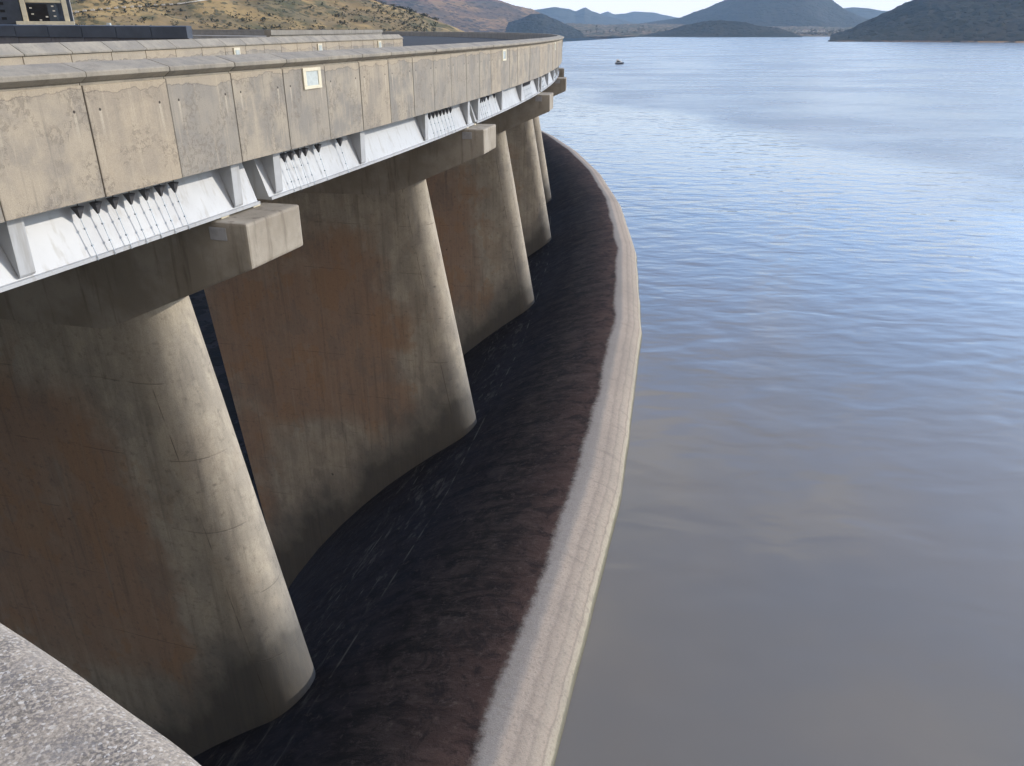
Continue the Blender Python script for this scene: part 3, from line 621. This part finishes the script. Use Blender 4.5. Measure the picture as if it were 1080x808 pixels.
# ------------------------------------------------------------------ boat
bp = ray(653, 67.5); bp = bp * (ZW / bp.z)
Bt = empty('boat', (bp.x, bp.y, ZW), rad(-10), 'small boat with a pale slanting canopy alone on the lake', 'boat')
bm = bmesh.new(); secs = []
for x, w_, zb, zt in ((-2.4, .95, -.1, .75), (-1.2, 1.15, -.25, .7), (.4, 1.1, -.25, .75), (1.8, .7, -.15, .9), (2.9, .05, .35, 1.1)):
    secs.append([bm.verts.new((x, -w_, zt)), bm.verts.new((x, -w_ * .75, zb + .25)), bm.verts.new((x, 0, zb)), bm.verts.new((x, w_ * .75, zb + .25)), bm.verts.new((x, w_, zt))])
for A, B in zip(secs, secs[1:]):
    for k in range(4): bm.faces.new((A[k], A[k + 1], B[k + 1], B[k]))
    bm.faces.new((A[4], A[0], B[0], B[4]))
bm.faces.new(secs[0]); link('hull', bm, 'hull', Bt)
bm = bmesh.new(); prism(bm, [(-2.2, .78), (-1.4, 2.6), (-1.0, 2.75), (.6, 1.9), (1.9, .98)], 'y', -.85, .85, .06); link('canopy', bm, 'wallw', Bt)
bm = bmesh.new(); prism(bm, [(-1.6, 1.0), (-1.2, 2.0), (.2, 1.6), (.9, 1.05)], 'y', -.88, .88); link('side_window', bm, 'blue', Bt)

# ------------------------------------------------------------------ village and shore trees
def house(px, py, d, w_, dp, h, rz, label, wall_m='wallw'):
    p = at(px, py, d); H = empty('house', (p.x, p.y, p.z), rz, label, 'house', 'small houses on the far shore')
    bm = bmesh.new(); box(bm, -w_ / 2, w_ / 2, -dp / 2, dp / 2, -5, h); link('wall', bm, wall_m, H)
    bm = bmesh.new(); prism(bm, [(-dp / 2 - .5, h + .01), (0, h + 2.2), (dp / 2 + .5, h + .01)], 'x', -w_ / 2 - .5, w_ / 2 + .5); link('roof', bm, 'roof', H)
    for k in (-.25, .25):
        bm = bmesh.new(); box(bm, w_ * k - 1, w_ * k + 1, -dp / 2 - .08, -dp / 2 - .01, 1.0, h - .7); link('window', bm, 'dark', H)
vill = [(833, 36.6, 9), (839, 36.2, 7), (845, 36.8, 14), (852, 36.0, 8), (858, 35.2, 11), (862, 36.9, 7), (868, 36.4, 9), (873, 36.9, 7), (850, 33.5, 26), (866, 33.4, 22), (879, 36.2, 8), (828, 34.8, 8), (842, 33.9, 9)]
ordn = ['leftmost', 'second', 'third', 'fourth', 'fifth', 'sixth', 'seventh', 'eighth']
vs = sorted(vill)
for k, (x, y, w_) in enumerate(vs):
    lab = ('long low building in the upper row of the shore village, %s of two' % ('left' if x < 860 else 'right')) if w_ > 20 else ('small white house %d from the left in the far shore village' % (k + 1))
    house(x, y, 2950, w_, 8, 4.2, random.uniform(-.3, .3), lab, 'wallw')
for k, (x, y) in enumerate(((612, 34.5), (634, 35.5), (646, 33), (664, 34))):
    house(x, y, 2900, 12, 9, 4, .2, ('leftmost', 'second', 'third', 'rightmost')[k] + ' small house among trees on the low shore left of the headland', 'shore' if k % 2 else 'wallw')
def tree(px, py, d, h, label, cr=.38):
    p = at(px, py, d); T_ = empty('tree', (p.x, p.y, p.z - 1), 0, label, 'tree', 'trees on the far low shore')
    bm = bmesh.new(); tube(bm, [(0, 0, -3), (.2, 0, h * .5)], [h * .04, h * .02], 6); link('trunk', bm, 'bark', T_)
    bm = bmesh.new()
    for _ in range(26):
        q = Vector((random.gauss(0, cr * .5), random.gauss(0, cr * .5), random.uniform(.3, 1.0))) * h; clump(bm, q, h * .16, 3)
    link('crown', bm, 'leaf', T_, recalc=False)
xs = sorted([604, 610, 618, 623, 629, 637, 643, 650, 656, 661, 669, 674, 677, 684, 690, 696, 702])
for k, x in enumerate(xs):
    tall = x in (674, 677, 650, 629); tree(x, 35.5 + random.uniform(-1.5, 1.2), 2800, 21 if tall else random.uniform(10, 15), ('tall dark' if tall else 'low rounded') + ' tree on the low far shore, number %d counting from the dam tip' % (k + 1))
bm = bmesh.new()
for _ in range(1500):
    x = random.uniform(585, 900); y = 36.9 - abs(random.gauss(0, 2.4)); d = 2740 + (37 - y) * 90; p = at(x, y, d); clump(bm, p, random.uniform(3, 7), 3)
tag(link('shore_bush', bm, 'leaf', recalc=False), 'belt of dark bushes and low trees along the far shore', 'bushes', kind='stuff')
# bare rim of rock and mud between the high-water line and the lake
def rim(name, xs_, d, wz, mat):
    bm = bmesh.new(); A = []
    for x in xs_:
        p = at(x, 38, 1); u = Vector((p.x, p.y, 0)).normalized(); j = 18 * noise.noise(Vector((x * .05, 1, 2)))
        A.append([bm.verts.new(u * (d + j) + Vector((0, 0, ZW - .4))), bm.verts.new(u * (d + j + wz) + Vector((0, 0, ZW + 2.2))), bm.verts.new(u * (d + j + wz * 5) + Vector((0, 0, ZW - 2)))])
    for a, b in zip(A, A[1:]):
        for k in range(2): bm.faces.new((a[k], b[k], b[k + 1], a[k + 1]))
    tag(link(name, bm, mat), kind='structure')
rim('shore_rim', [590 + k * 3 for k in range(105)], 2600, 35, 'shore')
rim('right_shore_rim', [874 + k * 4 for k in range(130)], 1550, 8, 'brown')

# ------------------------------------------------------------------ haze
bm = bmesh.new(); box(bm, -6500, 9000, -3000, 10000, -76, 430)
hz = bpy.data.objects.new('haze', bpy.data.meshes.new('haze')); bm.to_mesh(hz.data); bm.free(); COL.objects.link(hz)
hm = bpy.data.materials.new('haze'); hm.use_nodes = True; t = hm.node_tree; t.nodes.clear(); ou = t.nodes.new('ShaderNodeOutputMaterial'); pv = t.nodes.new('ShaderNodeVolumePrincipled')
pv.inputs['Color'].default_value = (.46, .70, 1.0, 1); pv.inputs['Density'].default_value = 1 / 10500; pv.inputs['Anisotropy'].default_value = .0
t.links.new(pv.outputs[0], ou.inputs['Volume']); hz.data.materials.append(hm); tag(hz, 'thin blue haze over the lake and hills', 'haze', kind='stuff')

# ------------------------------------------------------------------ light
SUN_EL, SUN_AZ = rad(21), rad(24)          # azimuth measured from +X towards +Y
sd = Vector((math.cos(SUN_EL) * math.cos(SUN_AZ), math.cos(SUN_EL) * math.sin(SUN_AZ), math.sin(SUN_EL)))
L = bpy.data.lights.new('sun', 'SUN'); L.energy = 3.0; L.angle = rad(.53); L.color = (1.0, .91, .79)
so = bpy.data.objects.new('sun', L); COL.objects.link(so); so.rotation_euler = sd.to_track_quat('Z', 'Y').to_euler()
W = bpy.data.worlds.new('World'); S.world = W; W.use_nodes = True; t = W.node_tree; t.nodes.clear()
N = lambda k, **kw: (lambda o: ([setattr(o, a, b) for a, b in kw.items()], o)[1])(t.nodes.new(k))
out = N('ShaderNodeOutputWorld'); bg = N('ShaderNodeBackground'); sky = N('ShaderNodeTexSky', sky_type='NISHITA'); sky.sun_disc = False; sky.sun_elevation = SUN_EL
sky.sun_rotation = math.pi / 2 - SUN_AZ; sky.altitude = 1200; sky.air_density = 1.0; sky.dust_density = 2.0; sky.ozone_density = 1.0
tint = N('ShaderNodeMix', data_type='RGBA', blend_type='MULTIPLY'); tint.inputs['Factor'].default_value = 1; t.links.new(sky.outputs[0], tint.inputs['A']); tint.inputs['B'].default_value = (1.5, 1.95, 2.5, 1)
tc = N('ShaderNodeTexCoord'); sx = N('ShaderNodeSeparateXYZ'); t.links.new(tc.outputs['Generated'], sx.inputs[0])
# thin high cloud: project the direction on a plane overhead
mx = N('ShaderNodeMath', operation='MAXIMUM'); t.links.new(sx.outputs[2], mx.inputs[0]); mx.inputs[1].default_value = .03
ad = N('ShaderNodeMath', operation='ADD'); t.links.new(mx.outputs[0], ad.inputs[0]); ad.inputs[1].default_value = .12
dv = N('ShaderNodeVectorMath', operation='SCALE'); iv = N('ShaderNodeMath', operation='DIVIDE'); iv.inputs[0].default_value = 1; t.links.new(ad.outputs[0], iv.inputs[1])
t.links.new(tc.outputs['Generated'], dv.inputs[0]); t.links.new(iv.outputs[0], dv.inputs['Scale'])
ns = N('ShaderNodeTexNoise'); t.links.new(dv.outputs[0], ns.inputs['Vector']); ns.inputs['Scale'].default_value = .9; ns.inputs['Detail'].default_value = 7; ns.inputs['Roughness'].default_value = .55; ns.inputs['Distortion'].default_value = .4
mr = N('ShaderNodeMapRange', interpolation_type='SMOOTHSTEP'); t.links.new(ns.outputs['Fac'], mr.inputs[0]); mr.inputs[1].default_value = .55; mr.inputs[2].default_value = .74
lo = N('ShaderNodeMapRange', interpolation_type='SMOOTHSTEP'); t.links.new(sx.outputs[2], lo.inputs[0]); lo.inputs[1].default_value = .26; lo.inputs[2].default_value = .09; lo.inputs[3].default_value = .0; lo.inputs[4].default_value = .9
s2 = N('ShaderNodeMath', operation='ADD', use_clamp=True); t.links.new(mr.outputs[0], s2.inputs[0]); t.links.new(lo.outputs[0], s2.inputs[1])
s3 = N('ShaderNodeMath', operation='MULTIPLY'); t.links.new(s2.outputs[0], s3.inputs[0]); s3.inputs[1].default_value = .75
mixc = N('ShaderNodeMix', data_type='RGBA'); t.links.new(s3.outputs[0], mixc.inputs['Factor']); t.links.new(tint.outputs['Result'], mixc.inputs['A']); mixc.inputs['B'].default_value = (9.3, 9.2, 9.2, 1)
hz_ = N('ShaderNodeMapRange', interpolation_type='SMOOTHSTEP'); t.links.new(sx.outputs[2], hz_.inputs[0]); hz_.inputs[1].default_value = .10; hz_.inputs[2].default_value = .0
mixh = N('ShaderNodeMix', data_type='RGBA'); t.links.new(hz_.outputs[0], mixh.inputs['Factor']); t.links.new(mixc.outputs['Result'], mixh.inputs['A']); mixh.inputs['B'].default_value = (11.6, 10.8, 9.8, 1)
back_fill = N('ShaderNodeMapRange', interpolation_type='SMOOTHSTEP'); t.links.new(sx.outputs[1], back_fill.inputs[0]); back_fill.inputs[1].default_value = .35; back_fill.inputs[2].default_value = -.25; back_fill.inputs[4].default_value = .85  # warm glow added to the sky behind the camera, fills the shaded pier sides
mixb = N('ShaderNodeMix', data_type='RGBA'); t.links.new(back_fill.outputs[0], mixb.inputs['Factor']); t.links.new(mixh.outputs['Result'], mixb.inputs['A']); mixb.inputs['B'].default_value = (6.0, 5.2, 4.3, 1)
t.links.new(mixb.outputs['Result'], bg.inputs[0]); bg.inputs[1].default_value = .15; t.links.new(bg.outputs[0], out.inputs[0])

# ------------------------------------------------------------------ camera
cam = bpy.data.cameras.new('camera'); co = bpy.data.objects.new('camera', cam); COL.objects.link(co); S.camera = co
cam.sensor_fit = 'HORIZONTAL'; cam.sensor_width = 36; cam.lens = F / 1080 * 36; cam.clip_start = .05; cam.clip_end = 60000
co.location = (0, 0, 0); co.rotation_euler = (math.pi / 2 - PITCH, 0, 0)
S.view_settings.view_transform = 'Standard'; S.view_settings.look = 'None'; S.view_settings.exposure = .18; S.view_settings.gamma = 1
S.cycles.volume_bounces = 0; S.cycles.max_bounces = 6; S.cycles.diffuse_bounces = 3
